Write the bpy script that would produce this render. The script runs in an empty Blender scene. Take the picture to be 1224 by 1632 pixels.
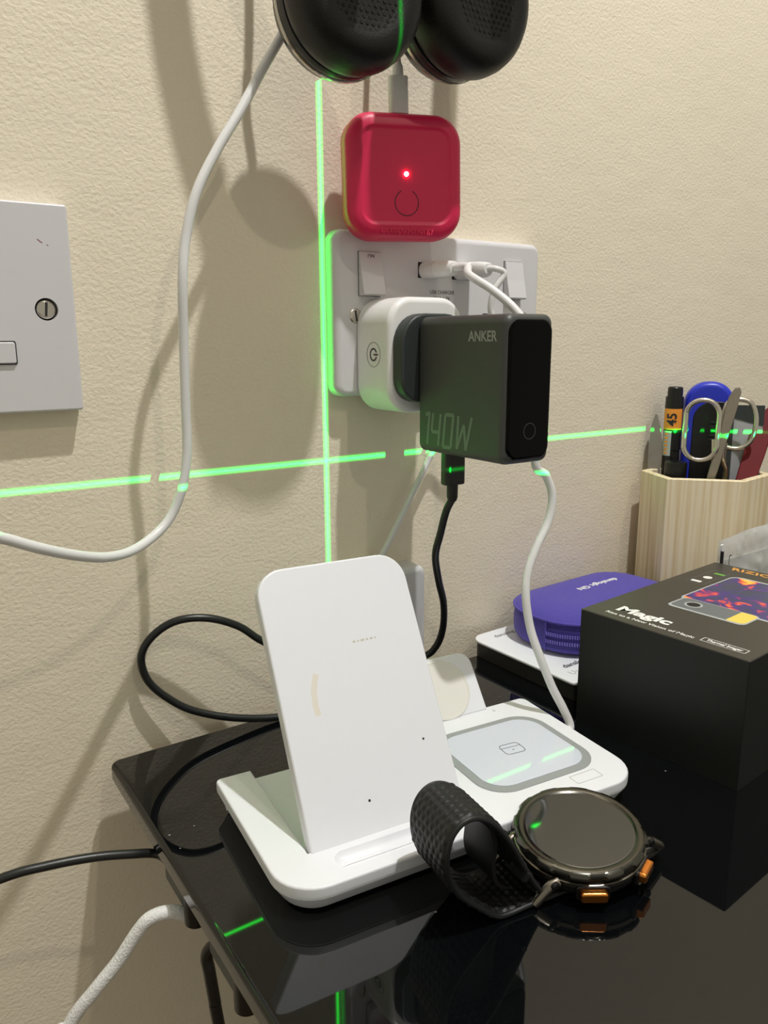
import bpy, bmesh, math, random
from mathutils import Vector, Matrix
R = math.radians
random.seed(7)
SC = bpy.context.scene
COL = SC.collection
ZO = 1000.0           # millimetre frame: x along the wall, y = 0 on the wall (room at y < 0), z = 0 at the socket top, 1 m above floor
ZT = -256.8           # table top

# ------------------------------------------------------------------ camera
CF, CYAW, CPITCH, CROLL = 1247.08, 0.5875, 0.2164, -0.0048
CPOS = Vector((-213.146, -375.206, -56.558))
_f = Vector((math.sin(CYAW)*math.cos(CPITCH), math.cos(CYAW)*math.cos(CPITCH), -math.sin(CPITCH)))
_r = Vector((math.cos(CYAW), -math.sin(CYAW), 0)); _u = _r.cross(_f)
_r2 = math.cos(CROLL)*_r + math.sin(CROLL)*_u; _u2 = -math.sin(CROLL)*_r + math.cos(CROLL)*_u
cd = bpy.data.cameras.new('camera'); cam = bpy.data.objects.new('camera', cd); COL.objects.link(cam)
cd.sensor_fit = 'VERTICAL'; cd.sensor_height = 24; cd.lens = 24*CF/1632; cd.clip_start = 0.01
m = Matrix.Identity(4)
for i in range(3):
    m[i][0], m[i][1], m[i][2] = _r2[i], _u2[i], -_f[i]
m.translation = Vector((CPOS.x, CPOS.y, CPOS.z+ZO))/1000
cam.matrix_world = m
SC.camera = cam

# ------------------------------------------------------------------ world, lights, exposure
SC.view_settings.view_transform = 'Standard'
SC.view_settings.look = 'None'
SC.view_settings.exposure = 0.0
SC.view_settings.gamma = 1.0
SC.view_settings.use_curve_mapping = False
w = bpy.data.worlds.new('room_light'); SC.world = w; w.use_nodes = True
w.node_tree.nodes['Background'].inputs[0].default_value = (1.0, 0.955, 0.79, 1)
w.node_tree.nodes['Background'].inputs[1].default_value = 0.415

def lamp(name, pos, power, color, radius):
    l = bpy.data.lights.new(name, 'POINT'); l.energy = power; l.color = color; l.shadow_soft_size = radius/1000
    o = bpy.data.objects.new(name, l); o.location = Vector((pos[0], pos[1], pos[2]+ZO))/1000
    COL.objects.link(o); return o
lamp('ceiling_lamp', (100, -400, 960), 38.5, (1.0, 0.985, 0.965), 13)
lamp('ceiling_lamp', (30, -1100, 1050), 9.0, (1.0, 0.90, 0.72), 14)

# cross-line laser level standing on the desk in front of the wall: two thin sheets of green light
SIGN = 1.0
def laser(pos, power, half_h, half_v, nx, ny):
    o = lamp('laser_lamp', pos, power, (0.0, 1.0, 0.22), 0.0)
    l = o.data; l.use_nodes = True; nt = l.node_tree; nt.nodes.clear()
    out = nt.nodes.new('ShaderNodeOutputLight'); em = nt.nodes.new('ShaderNodeEmission')
    tc = nt.nodes.new('ShaderNodeTexCoord')
    def mth(op, a, b=None):
        n = nt.nodes.new('ShaderNodeMath'); n.operation = op
        for i, v in enumerate((a, b)):
            if v is None: continue
            if isinstance(v, (int, float)): n.inputs[i].default_value = v
            else: nt.links.new(v, n.inputs[i])
        return n.outputs[0]
    def sheet(vec, half):
        d = nt.nodes.new('ShaderNodeVectorMath'); d.operation = 'DOT_PRODUCT'
        nt.links.new(tc.outputs['Normal'], d.inputs[0]); d.inputs[1].default_value = vec
        t = mth('DIVIDE', d.outputs['Value'], half)
        return mth('EXPONENT', mth('MULTIPLY', mth('MULTIPLY', t, t), -1.0))
    sp = nt.nodes.new('ShaderNodeSeparateXYZ'); nt.links.new(tc.outputs['Normal'], sp.inputs[0])
    fan = mth('MULTIPLY', mth('GREATER_THAN', mth('MULTIPLY', sp.outputs['Z'], SIGN), -0.09), mth('GREATER_THAN', mth('MULTIPLY', sp.outputs['Y'], SIGN), 0.0))
    s = mth('ADD', sheet((0, 0, 1), half_h), mth('MULTIPLY', sheet((nx, ny, 0), half_v), fan))
    nt.links.new(mth('MULTIPLY', s, 1.0), em.inputs['Strength'])
    em.inputs['Color'].default_value = (0.0, 1.0, 0.22, 1)
    nt.links.new(em.outputs[0], out.inputs[0])
    return o
_lx, _ly = -25.0, -800.0
_dv = Vector((-1.5-_lx, -_ly, 0)).normalized()
laser((_lx, _ly, -121.7), 330.0, 0.0012, 0.0012, _dv.y, -_dv.x)

# ------------------------------------------------------------------ materials
def lin(*c):
    return tuple(((v/255)/12.92 if v/255 <= .04045 else ((v/255+.055)/1.055)**2.4) for v in c) + (1,)
MATS = {}
def mat(name, col, rough=.5, metal=0, spec=.5, noise=0.0, nscale=200, bump=0.0, bscale=900, emit=None, estr=0, coat=0, sheen=0, trans=0, ior=1.5):
    if name in MATS: return MATS[name]
    m = bpy.data.materials.new(name); m.use_nodes = True; nt = m.node_tree; b = nt.nodes['Principled BSDF']
    b.inputs['Base Color'].default_value = col; b.inputs['Roughness'].default_value = rough
    b.inputs['Metallic'].default_value = metal; b.inputs['Specular IOR Level'].default_value = spec
    b.inputs['IOR'].default_value = ior
    if coat: b.inputs['Coat Weight'].default_value = coat; b.inputs['Coat Roughness'].default_value = .05
    if sheen: b.inputs['Sheen Weight'].default_value = sheen
    if trans: b.inputs['Transmission Weight'].default_value = trans
    if emit: b.inputs['Emission Color'].default_value = emit; b.inputs['Emission Strength'].default_value = estr
    tc = nt.nodes.new('ShaderNodeTexCoord')
    if noise:
        n = nt.nodes.new('ShaderNodeTexNoise'); n.inputs['Scale'].default_value = nscale; n.inputs['Detail'].default_value = 4
        nt.links.new(tc.outputs['Object'], n.inputs['Vector'])
        r = nt.nodes.new('ShaderNodeMapRange'); r.inputs['To Min'].default_value = 1-noise; r.inputs['To Max'].default_value = 1+noise
        nt.links.new(n.outputs['Fac'], r.inputs['Value'])
        mx = nt.nodes.new('ShaderNodeVectorMath'); mx.operation = 'SCALE'; mx.inputs[0].default_value = col[:3]
        nt.links.new(r.outputs[0], mx.inputs['Scale']); nt.links.new(mx.outputs[0], b.inputs['Base Color'])
    if bump:
        n = nt.nodes.new('ShaderNodeTexNoise'); n.inputs['Scale'].default_value = bscale; n.inputs['Detail'].default_value = 3
        nt.links.new(tc.outputs['Object'], n.inputs['Vector'])
        bp = nt.nodes.new('ShaderNodeBump'); bp.inputs['Strength'].default_value = bump; bp.inputs['Distance'].default_value = .0006
        nt.links.new(n.outputs['Fac'], bp.inputs['Height']); nt.links.new(bp.outputs[0], b.inputs['Normal'])
    MATS[name] = m; return m

def wall_material():
    m = bpy.data.materials.new('painted_plaster'); m.use_nodes = True; nt = m.node_tree; b = nt.nodes['Principled BSDF']
    b.inputs['Roughness'].default_value = .62; b.inputs['Specular IOR Level'].default_value = .3
    tc = nt.nodes.new('ShaderNodeTexCoord')
    def noise(scale, detail, stretch=(1, 1, 1), dist=0):
        mp = nt.nodes.new('ShaderNodeMapping'); mp.inputs['Scale'].default_value = stretch
        nt.links.new(tc.outputs['Object'], mp.inputs['Vector'])
        n = nt.nodes.new('ShaderNodeTexNoise'); n.inputs['Scale'].default_value = scale; n.inputs['Detail'].default_value = detail
        n.inputs['Distortion'].default_value = dist
        nt.links.new(mp.outputs[0], n.inputs['Vector']); return n.outputs['Fac']
    col = nt.nodes.new('ShaderNodeMix'); col.data_type = 'RGBA'
    col.inputs[6].default_value = lin(231, 221, 200); col.inputs[7].default_value = lin(238, 228, 207)
    nt.links.new(noise(14, 3), col.inputs[0]); nt.links.new(col.outputs[2], b.inputs['Base Color'])
    b1 = nt.nodes.new('ShaderNodeBump'); b1.inputs['Strength'].default_value = .42; b1.inputs['Distance'].default_value = .0009
    nt.links.new(noise(470, 2.5, (1, 1, 1.2), .3), b1.inputs['Height'])
    b2 = nt.nodes.new('ShaderNodeBump'); b2.inputs['Strength'].default_value = .10; b2.inputs['Distance'].default_value = .004
    nt.links.new(noise(38, 2, (1, 1, 1.6)), b2.inputs['Height']); nt.links.new(b1.outputs[0], b2.inputs['Normal'])
    nt.links.new(b2.outputs[0], b.inputs['Normal']); return m

def glass_top_material():
    m = bpy.data.materials.new('black_glass'); m.use_nodes = True; nt = m.node_tree; b = nt.nodes['Principled BSDF']
    b.inputs['Roughness'].default_value = .025; b.inputs['IOR'].default_value = 1.55
    tc = nt.nodes.new('ShaderNodeTexCoord')
    v = nt.nodes.new('ShaderNodeTexVoronoi'); v.inputs['Scale'].default_value = 95; nt.links.new(tc.outputs['Object'], v.inputs['Vector'])
    lt = nt.nodes.new('ShaderNodeMath'); lt.operation = 'LESS_THAN'; lt.inputs[1].default_value = .045; nt.links.new(v.outputs['Distance'], lt.inputs[0])
    sp = nt.nodes.new('ShaderNodeSeparateColor'); nt.links.new(v.outputs['Color'], sp.inputs[0])
    g = nt.nodes.new('ShaderNodeMath'); g.operation = 'GREATER_THAN'; g.inputs[1].default_value = .80; nt.links.new(sp.outputs[0], g.inputs[0])
    mu = nt.nodes.new('ShaderNodeMath'); mu.operation = 'MULTIPLY'; nt.links.new(lt.outputs[0], mu.inputs[0]); nt.links.new(g.outputs[0], mu.inputs[1])
    mx = nt.nodes.new('ShaderNodeMix'); mx.data_type = 'RGBA'; mx.inputs[6].default_value = (.0025, .003, .0035, 1); mx.inputs[7].default_value = (.25, .25, .24, 1)
    nt.links.new(mu.outputs[0], mx.inputs[0]); nt.links.new(mx.outputs[2], b.inputs['Base Color']); return m

def wood_material():
    m = bpy.data.materials.new('pine'); m.use_nodes = True; nt = m.node_tree; b = nt.nodes['Principled BSDF']
    b.inputs['Roughness'].default_value = .55
    tc = nt.nodes.new('ShaderNodeTexCoord'); mp = nt.nodes.new('ShaderNodeMapping'); mp.inputs['Scale'].default_value = (1, 1, .06)
    nt.links.new(tc.outputs['Object'], mp.inputs['Vector'])
    n = nt.nodes.new('ShaderNodeTexNoise'); n.inputs['Scale'].default_value = 70; n.inputs['Detail'].default_value = 2
    nt.links.new(mp.outputs[0], n.inputs['Vector'])
    mp2 = nt.nodes.new('ShaderNodeMapping'); mp2.inputs['Scale'].default_value = (1, 1, .018); nt.links.new(tc.outputs['Object'], mp2.inputs['Vector'])
    wv = nt.nodes.new('ShaderNodeTexNoise'); wv.inputs['Scale'].default_value = 420; wv.inputs['Detail'].default_value = 3
    nt.links.new(mp2.outputs[0], wv.inputs['Vector'])
    r = nt.nodes.new('ShaderNodeValToRGB'); e = r.color_ramp.elements
    e[0].position = .30; e[0].color = lin(218, 194, 150); e[1].position = .58; e[1].color = lin(238, 224, 194)
    nt.links.new(wv.outputs['Fac'], r.inputs[0])
    r2 = nt.nodes.new('ShaderNodeValToRGB'); e = r2.color_ramp.elements
    e[0].position = .30; e[0].color = lin(205, 172, 120); e[1].position = .42; e[1].color = (1, 1, 1, 1)
    nt.links.new(n.outputs['Fac'], r2.inputs[0])
    mx = nt.nodes.new('ShaderNodeMix'); mx.data_type = 'RGBA'; mx.blend_type = 'MULTIPLY'; mx.inputs[0].default_value = .5
    nt.links.new(r.outputs[0], mx.inputs[6]); nt.links.new(r2.outputs[0], mx.inputs[7]); nt.links.new(mx.outputs[2], b.inputs['Base Color'])
    return m

def film_material():
    m = bpy.data.materials.new('clear_film'); m.use_nodes = True; nt = m.node_tree; nt.nodes.clear()
    o = nt.nodes.new('ShaderNodeOutputMaterial'); t = nt.nodes.new('ShaderNodeBsdfTransparent'); d = nt.nodes.new('ShaderNodeBsdfPrincipled')
    d.inputs['Base Color'].default_value = (.75, .77, .78, 1); d.inputs['Roughness'].default_value = .08
    lw = nt.nodes.new('ShaderNodeLayerWeight'); lw.inputs[0].default_value = .45
    mr = nt.nodes.new('ShaderNodeMapRange'); mr.inputs['To Min'].default_value = .14; mr.inputs['To Max'].default_value = .9
    nt.links.new(lw.outputs['Facing'], mr.inputs[0])
    mx = nt.nodes.new('ShaderNodeMixShader'); nt.links.new(mr.outputs[0], mx.inputs[0]); nt.links.new(t.outputs[0], mx.inputs[1]); nt.links.new(d.outputs[0], mx.inputs[2])
    nt.links.new(mx.outputs[0], o.inputs[0]); return m

def thermal_material():
    m = bpy.data.materials.new('thermal_print'); m.use_nodes = True; nt = m.node_tree; b = nt.nodes['Principled BSDF']; b.inputs['Roughness'].default_value = .35
    tc = nt.nodes.new('ShaderNodeTexCoord'); n = nt.nodes.new('ShaderNodeTexNoise'); n.inputs['Scale'].default_value = 62; n.inputs['Detail'].default_value = 3; n.inputs['Distortion'].default_value = 1.2
    nt.links.new(tc.outputs['Object'], n.inputs['Vector'])
    r = nt.nodes.new('ShaderNodeValToRGB'); e = r.color_ramp.elements
    e[0].position = 0.40; e[0].color = lin(62, 64, 92); e[1].position = .54; e[1].color = lin(70, 50, 130)
    for p, c in ((.59, lin(200, 60, 90)), (.625, lin(250, 110, 60)), (.70, lin(255, 205, 80))):
        x = e.new(p); x.color = c
    nt.links.new(n.outputs['Fac'], r.inputs[0]); nt.links.new(r.outputs[0], b.inputs['Base Color']); return m

WHITE = mat('white_plastic', lin(236, 236, 236), .32, noise=.015)
PLATE = mat('plate_white', lin(214, 213, 216), .28, noise=.015)
STANDW = mat('station_white', lin(230, 232, 238), .38, noise=.012)
CABLEW = mat('white_cable', lin(226, 226, 226), .38, noise=.02)
CABLEB = mat('black_cable', lin(22, 24, 25), .33, noise=.1)
BRAID = mat('white_braid', lin(232, 232, 232), .6, noise=.25, nscale=1100, bump=.8, bscale=1100)
PINK = mat('pink_silicone', lin(214, 26, 80), .42, noise=.04)
PINKD = mat('pink_dark_line', lin(60, 4, 22), .5)
BLACKM = mat('black_matte', lin(62, 64, 63), .45, noise=.06)
BLACKG = mat('black_gloss', lin(3, 3, 4), .03, ior=1.32, spec=.22)
FOOTB = mat('plug_black', lin(46, 52, 52), .45)
LEATHER = mat('black_leatherette', lin(14, 15, 15), .42, spec=.35, bump=.25, bscale=1600, noise=.1)
FABRIC = mat('cup_fabric', lin(74, 76, 76), .75, noise=.12, bump=.3)
HOLE = mat('hole_black', lin(8, 8, 8), .8)
SHELL = mat('shell_dark', lin(40, 42, 44), .3)
CHROME = mat('steel', (.62, .58, .52, 1), .24, metal=1, noise=.05)
STEELW = mat('scissor_steel', (.66, .62, .54, 1), .20, metal=1, noise=.06)
BRONZE = mat('brown_steel', (.40, .35, .29, 1), .3, metal=1, noise=.08)
GREYP = mat('grey_print', lin(150, 152, 150), .45)
FAINT = mat('faint_grey_print', lin(104, 114, 106), .45)
RINGD = mat('ring_print', lin(58, 60, 62), .4)
DARKP = mat('dark_print', lin(40, 40, 42), .5)
RED = mat('switch_red', lin(190, 40, 40), .5)
RING = mat('pad_ring', lin(150, 154, 156), .4)
PAD = mat('pad_glass', lin(208, 214, 228), .03, coat=.4)
CLEARD = mat('puck_plastic', lin(228, 226, 220), .22)
SMUDGE = mat('smudge', lin(226, 221, 210), .5)
WORN = mat('worn_print', lin(196, 194, 178), .5)
SCUFF = mat('scuff_mark', lin(150, 110, 112), .6)
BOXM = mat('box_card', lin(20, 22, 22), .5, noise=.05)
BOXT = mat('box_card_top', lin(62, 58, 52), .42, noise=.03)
PW = mat('print_white', lin(240, 240, 238), .5)
PGOLD = mat('print_gold', lin(226, 160, 70), .5)
PYEL = mat('print_yellow', lin(242, 208, 96), .5)
PGREEN = mat('print_green', lin(110, 170, 70), .5)
PGREY = mat('print_grey', lin(108, 112, 116), .4)
PSIL = mat('print_silver', lin(178, 182, 184), .4)
PURP = mat('purple_fabric', lin(78, 66, 168), .8, noise=.10, nscale=700, bump=.6, bscale=1500, sheen=.15)
PURPD = mat('purple_zip_tape', lin(60, 50, 140), .7, bump=.5, bscale=1800)
TEETH = mat('zip_teeth', lin(124, 112, 206), .4)
PAPER = mat('booklet_paper', lin(238, 240, 244), .45, noise=.01)
DARKSLAB = mat('booklet_dark_slab', lin(44, 44, 44), .5)
STRAP = mat('woven_nylon', lin(15, 15, 17), .5, spec=.5, noise=.2, nscale=900)
STRAPE = mat('strap_edge', lin(20, 22, 24), .5)
BEZEL = mat('bezel_metal', (.115, .11, .095, 1), .2, metal=1, noise=.08)
CASEM = mat('case_metal', (.24, .215, .18, 1), .28, metal=1, noise=.05)
CASEB = mat('case_black', lin(18, 18, 18), .35)
LENS = mat('watch_lens', lin(10, 10, 9), .05, ior=2.1)
ORANGE = mat('orange_metal', (.80, .28, .06, 1), .25, metal=1)
WOOD = wood_material(); WALL = wall_material(); GLASS = glass_top_material(); FILM = film_material(); THERM = thermal_material()
LED = mat('led_red', lin(255, 80, 90), .4, emit=(1, .16, .2, 1), estr=34)
FLOORM = mat('floor_wood', lin(120, 96, 70), .5, noise=.15, nscale=12)
DESKM = mat('desk_metal', lin(60, 62, 64), .35, metal=1, noise=.05)
BLUE = mat('blue_plastic', lin(38, 52, 190), .35, noise=.03)
REDP = mat('dark_red_plastic', lin(98, 16, 22), .6, spec=.2, noise=.04)
GREYB = mat('grey_plastic', lin(168, 168, 172), .4, noise=.03)
GREYD = mat('grey_blade', lin(128, 122, 114), .5, noise=.05)
LABELO = mat('label_orange', lin(244, 156, 60), .45)
CARD = mat('packet_card', lin(214, 212, 204), .5, noise=.10, nscale=45)

# ------------------------------------------------------------------ mesh helpers (millimetres)
def T(x, y, z): return Matrix.Translation((x, y, z))
def frame(o, right, up):
    r = Vector(right).normalized(); u = Vector(up); u = (u - r*u.dot(r)).normalized(); n = r.cross(u)
    M = Matrix.Identity(4)
    for i in range(3): M[i][0], M[i][1], M[i][2], M[i][3] = r[i], u[i], n[i], o[i]
    return M
def lean(o, hint, up):                                     # like frame, but the second axis keeps its direction
    u = Vector(up).normalized(); r = Vector(hint); r = (r - u*r.dot(u)).normalized(); return frame(o, r, u)
# measuring: a photo point on the plane y = -depth, used to lay cables out where they hang
def at(px, py, d):
    v = _f*CF + _r2*(px-612) - _u2*(py-816); t = (-d-CPOS.y)/v.y; return CPOS + v*t
def on(px, py, h):
    v = _f*CF + _r2*(px-612) - _u2*(py-816); t = (ZT+h-CPOS.z)/v.z; return CPOS + v*t
def rrect(x0, x1, y0, y1, r, seg=7):
    if not isinstance(r, (list, tuple)): r = [r]*4
    out = []
    for (cx, cy, a0, rr) in ((x1-r[0], y1-r[0], 0, r[0]), (x0+r[1], y1-r[1], 90, r[1]), (x0+r[2], y0+r[2], 180, r[2]), (x1-r[3], y0+r[3], 270, r[3])):
        n = seg if rr > .01 else 0
        for k in range(n+1):
            a = R(a0+90*k/max(n, 1)); out.append((cx+rr*math.cos(a), cy+rr*math.sin(a)))
    return out
def circle(r, n=40, cx=0, cy=0): return [(cx+r*math.cos(2*math.pi*k/n), cy+r*math.sin(2*math.pi*k/n)) for k in range(n)]
def inset(o, d):
    if abs(d) < 1e-6: return list(o)
    n = len(o); out = []
    for i in range(n):
        p, q, s = Vector(o[i-1]), Vector(o[i]), Vector(o[(i+1) % n])
        a = (q-p); b = (s-q)
        if a.length < 1e-9: a = b
        if b.length < 1e-9: b = a
        a.normalize(); b.normalize()
        na, nb = Vector((-a.y, a.x)), Vector((-b.y, b.x)); v = na+nb
        v = v/max(v.length_squared/2, .5) if v.length > 1e-6 else na
        out.append((q.x+v.x*d, q.y+v.y*d))
    return out
def loops(bm, rings, M, cap0=True, cap1=True, closed=True):
    vs = [[bm.verts.new(M @ Vector(p)) for p in ring] for ring in rings]
    for a, b in zip(vs, vs[1:]):
        n = len(a)
        for i in range(n if closed else n-1):
            j = (i+1) % n
            bm.faces.new((a[i], a[j], b[j], b[i]))
    if cap0: bm.faces.new(list(reversed(vs[0])))
    if cap1: bm.faces.new(vs[-1])
    return vs
def prism(bm, o, w0, w1, M=Matrix.Identity(4), f0=0, f1=0, seg=4):
    rings = []
    if f0 > 0:
        for k in range(seg+1):
            a = R(90*k/seg); rings.append([(x, y, w0+f0*(1-math.cos(a))) for x, y in inset(o, f0*(1-math.sin(a)))])
    else: rings.append([(x, y, w0) for x, y in o])
    if f1 > 0:
        for k in range(seg+1):
            a = R(90*k/seg); rings.append([(x, y, w1-f1*(1-math.sin(a))) for x, y in inset(o, f1*(1-math.cos(a)))])
    else: rings.append([(x, y, w1) for x, y in o])
    loops(bm, rings, M)
def stack(bm, o, levels, M=Matrix.Identity(4)):            # levels: (height, inset)
    loops(bm, [[(x, y, h) for x, y in inset(o, d)] for h, d in levels], M)
def lathe(bm, prof, M=Matrix.Identity(4), n=48, cap0=True, cap1=True):
    loops(bm, [[(max(r, .01)*math.cos(2*math.pi*k/n), max(r, .01)*math.sin(2*math.pi*k/n), z) for k in range(n)] for r, z in prof], M, cap0, cap1)
def spline(pts, sub=10):
    P = [Vector(p) for p in pts]; P = [P[0]*2-P[1]] + P + [P[-1]*2-P[-2]]; out = []
    for i in range(1, len(P)-2):
        p0, p1, p2, p3 = P[i-1:i+3]
        for k in range(sub):
            t = k/sub
            out.append(.5*((2*p1)+(p2-p0)*t+(2*p0-5*p1+4*p2-p3)*t*t+(3*p1-p0-3*p2+p3)*t**3))
    out.append(P[-2]); return out
def tube(bm, pts, r, n=12, sub=10, closed=False, smooth=True):
    P = spline(pts, sub) if smooth else [Vector(p) for p in pts]
    if closed: P = P[:-1] if (P[0]-P[-1]).length < 1e-6 else P
    N = len(P); tang = []
    for i in range(N):
        a, b = (P[i-1], P[(i+1) % N]) if closed else (P[max(i-1, 0)], P[min(i+1, N-1)])
        tang.append((b-a).normalized())
    t0 = tang[0]; x = t0.orthogonal().normalized(); rings = []
    for i in range(N):
        x = (x - tang[i]*x.dot(tang[i])).normalized(); y = tang[i].cross(x)
        rr = r(i/(N-1)) if callable(r) else r
        rings.append([P[i]+(x*math.cos(2*math.pi*k/n)+y*math.sin(2*math.pi*k/n))*rr for k in range(n)])
    if closed: rings.append(rings[0])
    loops(bm, rings, Matrix.Identity(4), not closed, not closed)
    if closed: bmesh.ops.remove_doubles(bm, verts=bm.verts, dist=.001)
def stroke(bm, pts, wd, h, M=Matrix.Identity(4), closed=False):          # flat raised line on a surface
    P = [Vector((p[0], p[1])) for p in pts]; n = len(P); L = []; Rr = []
    for i in range(n):
        a = P[i-1] if (i > 0 or closed) else P[i]; b = P[(i+1) % n] if (i < n-1 or closed) else P[i]
        t = (b-a).normalized(); q = Vector((-t.y, t.x))*wd/2; L.append(P[i]+q); Rr.append(P[i]-q)
    V = [[bm.verts.new(M @ Vector((p.x, p.y, z))) for p in S] for S, z in ((L, 0.01), (L, h), (Rr, h), (Rr, 0.01))]
    for i in range(n if closed else n-1):
        j = (i+1) % n
        for a, b in ((0, 1), (1, 2), (2, 3)): bm.faces.new((V[a][i], V[a][j], V[b][j], V[b][i]))
def arc(r, a0, a1, n=24, cx=0, cy=0): return [(cx+r*math.cos(R(a0+(a1-a0)*k/n)), cy+r*math.sin(R(a0+(a1-a0)*k/n))) for k in range(n+1)]
def box(bm, x0, x1, y0, y1, z0, z1, M=Matrix.Identity(4), f=0):
    prism(bm, rrect(x0, x1, y0, y1, f if f else 0, 3), z0, z1, M, f*.8, f*.8, 3)
def BM(): return bmesh.new()

# ------------------------------------------------------------------ object helpers
def thing(name, label, cat, base, group=None):
    o = bpy.data.objects.new(name, None); COL.objects.link(o); o.empty_display_size = .01
    o.location = Vector((base[0], base[1], base[2]+ZO))/1000
    o['label'] = label; o['category'] = cat
    if group: o['group'] = group
    return o
def origin_of(p):
    while p.parent: p = p.parent
    return Vector(p.location)*1000 - Vector((0, 0, ZO))
def obj(name, bm, mt, parent=None, base=None, label=None, ang=38, kind=None, smooth=True):
    base = origin_of(parent) if parent else Vector(base or (0, 0, 0))
    bmesh.ops.recalc_face_normals(bm, faces=bm.faces)
    me = bpy.data.meshes.new(name)
    bmesh.ops.transform(bm, matrix=Matrix.Scale(.001, 4) @ T(*(-base)), verts=bm.verts)
    bm.to_mesh(me); bm.free(); me.materials.append(mt)
    if smooth:
        me.polygons.foreach_set('use_smooth', [True]*len(me.polygons)); me.set_sharp_from_angle(angle=R(ang))
    o = bpy.data.objects.new(name, me); COL.objects.link(o)
    if smooth and ang < 50: wn = o.modifiers.new('weighted', 'WEIGHTED_NORMAL'); wn.keep_sharp = True; wn.weight = 50
    if parent: o.parent = parent
    else: o.location = Vector((base[0], base[1], base[2]+ZO))/1000
    if label: o['label'] = label
    if kind: o['kind'] = kind
    return o
def tag(o, label, cat, group=None):
    o['label'] = label; o['category'] = cat
    if group: o['group'] = group
    return o
def cut(o, bm_cut):                                        # subtract a shape from a part
    base = origin_of(o)
    bmesh.ops.recalc_face_normals(bm_cut, faces=bm_cut.faces)
    bmesh.ops.transform(bm_cut, matrix=Matrix.Scale(.001, 4) @ T(*(-base)), verts=bm_cut.verts)
    me = bpy.data.meshes.new('cutter'); bm_cut.to_mesh(me); bm_cut.free()
    c = bpy.data.objects.new('cutter', me); COL.objects.link(c); c.matrix_world = Matrix.Translation((base+Vector((0, 0, ZO)))/1000)
    for x in list(o.modifiers): o.modifiers.remove(x)
    md = o.modifiers.new('b', 'BOOLEAN'); md.operation = 'DIFFERENCE'; md.object = c; md.solver = 'EXACT'
    bpy.context.view_layer.update()
    new = bpy.data.meshes.new_from_object(o.evaluated_get(bpy.context.evaluated_depsgraph_get()))
    o.modifiers.clear(); o.data = new; bpy.data.objects.remove(c)
    new.polygons.foreach_set('use_smooth', [True]*len(new.polygons)); new.set_sharp_from_angle(angle=R(38))
    wn = o.modifiers.new('weighted', 'WEIGHTED_NORMAL'); wn.keep_sharp = True; wn.weight = 50
def text(name, s, cap, M, mt, parent, ext=.06, off=0.0, xs=1.0, align='CENTER', shear=0.0, label=None, space=1.0):
    cu = bpy.data.curves.new('t', 'FONT'); cu.body = s; cu.size = cap/.70; cu.align_x = align; cu.align_y = 'CENTER'
    cu.extrude = ext; cu.offset = off; cu.shear = shear; cu.space_character = space; cu.resolution_u = 4
    to = bpy.data.objects.new('t', cu); COL.objects.link(to); bpy.context.view_layer.update()
    me = bpy.data.meshes.new_from_object(to.evaluated_get(bpy.context.evaluated_depsgraph_get()))
    bpy.data.objects.remove(to); bpy.data.curves.remove(cu)
    base = origin_of(parent)
    me.transform(Matrix.Scale(.001, 4) @ T(*(-base)) @ M @ Matrix.Diagonal((xs, 1, 1, 1)))
    me.materials.clear(); me.materials.append(mt); me.name = name
    o = bpy.data.objects.new(name, me); COL.objects.link(o); o.parent = parent
    if label: o['label'] = label
    return o

# ================================================================== SETTING
b = BM(); box(b, -2200, 2600, 0, 120, -1000, 1500); o = obj('wall_back', b, WALL, base=(0, 0, -1000), smooth=False); o['kind'] = 'structure'
b = BM(); box(b, -2200, 2600, -2600, 0, -1060, -1000); o = obj('floor', b, FLOORM, base=(0, 0, -1000), smooth=False); o['kind'] = 'structure'

# ================================================================== DESK
t = thing('desk', 'black glass topped desk standing against the cream wall', 'desk', (400, -300, -1000))
b = BM(); prism(b, rrect(-133, 1000, -640, -11, 5), ZT-9.5, ZT, f0=2.0, f1=2.2); obj('glass_top', b, GLASS, t)
for (x, y) in ((-20, -60), (930, -60), (-20, -590), (930, -590)):
    b = BM(); prism(b, rrect(x-20, x+20, y-20, y+20, 4), -1000, ZT-9.7, f0=1); obj('leg', b, DESKM, t)
b = BM(); box(b, 2, 910, -75, -45, ZT-40, ZT-9.7); obj('rail', b, DESKM, t)
b = BM(); box(b, 2, 910, -605, -575, ZT-40, ZT-9.7); obj('rail', b, DESKM, t)

# ================================================================== LEFT SWITCH PLATE
XF = lambda x, y, z: frame((x, y, z), (1, 0, 0), (0, 0, 1))       # facing the room: u = x, v = z, w = -y
def screw(parent, x, z, d, ang):
    b = BM(); lathe(b, [(3.9, -.5), (3.9, .15), (3.3, .45), (3.2, .5)], XF(x, -d, z), 24); s = obj('screw', b, CHROME, parent, label='slotted steel screw')
    b = BM(); stroke(b, [(-2.9*math.cos(ang), -2.9*math.sin(ang)), (2.9*math.cos(ang), 2.9*math.sin(ang))], 1.0, .12, XF(x, -d-.5, z)); obj('slot', b, DARKP, s)
t = thing('switch_plate', 'square white connection plate with a slotted screw at the left edge of the photo', 'plate', (-172.5, 0, -86))
b = BM(); prism(b, rrect(-215.5, -129.6, -86.4, 0, 1.2, 3), 0, 8.2, XF(0, 0, 0), 0, 1.0, 3); pl = obj('plate', b, PLATE, t)
b = BM(); lathe(b, [(4.7, -3), (4.7, .5)], XF(-141.4, -8, -43.1), 28)
cut(pl, b); 
b = BM(); lathe(b, [(4.6, 5), (4.6, 5.3)], XF(-141.4, 0, -43.1), 28); obj('screw_hole', b, HOLE, t)
screw(t, -141.4, -43.1, 6.9, R(84))
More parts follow.
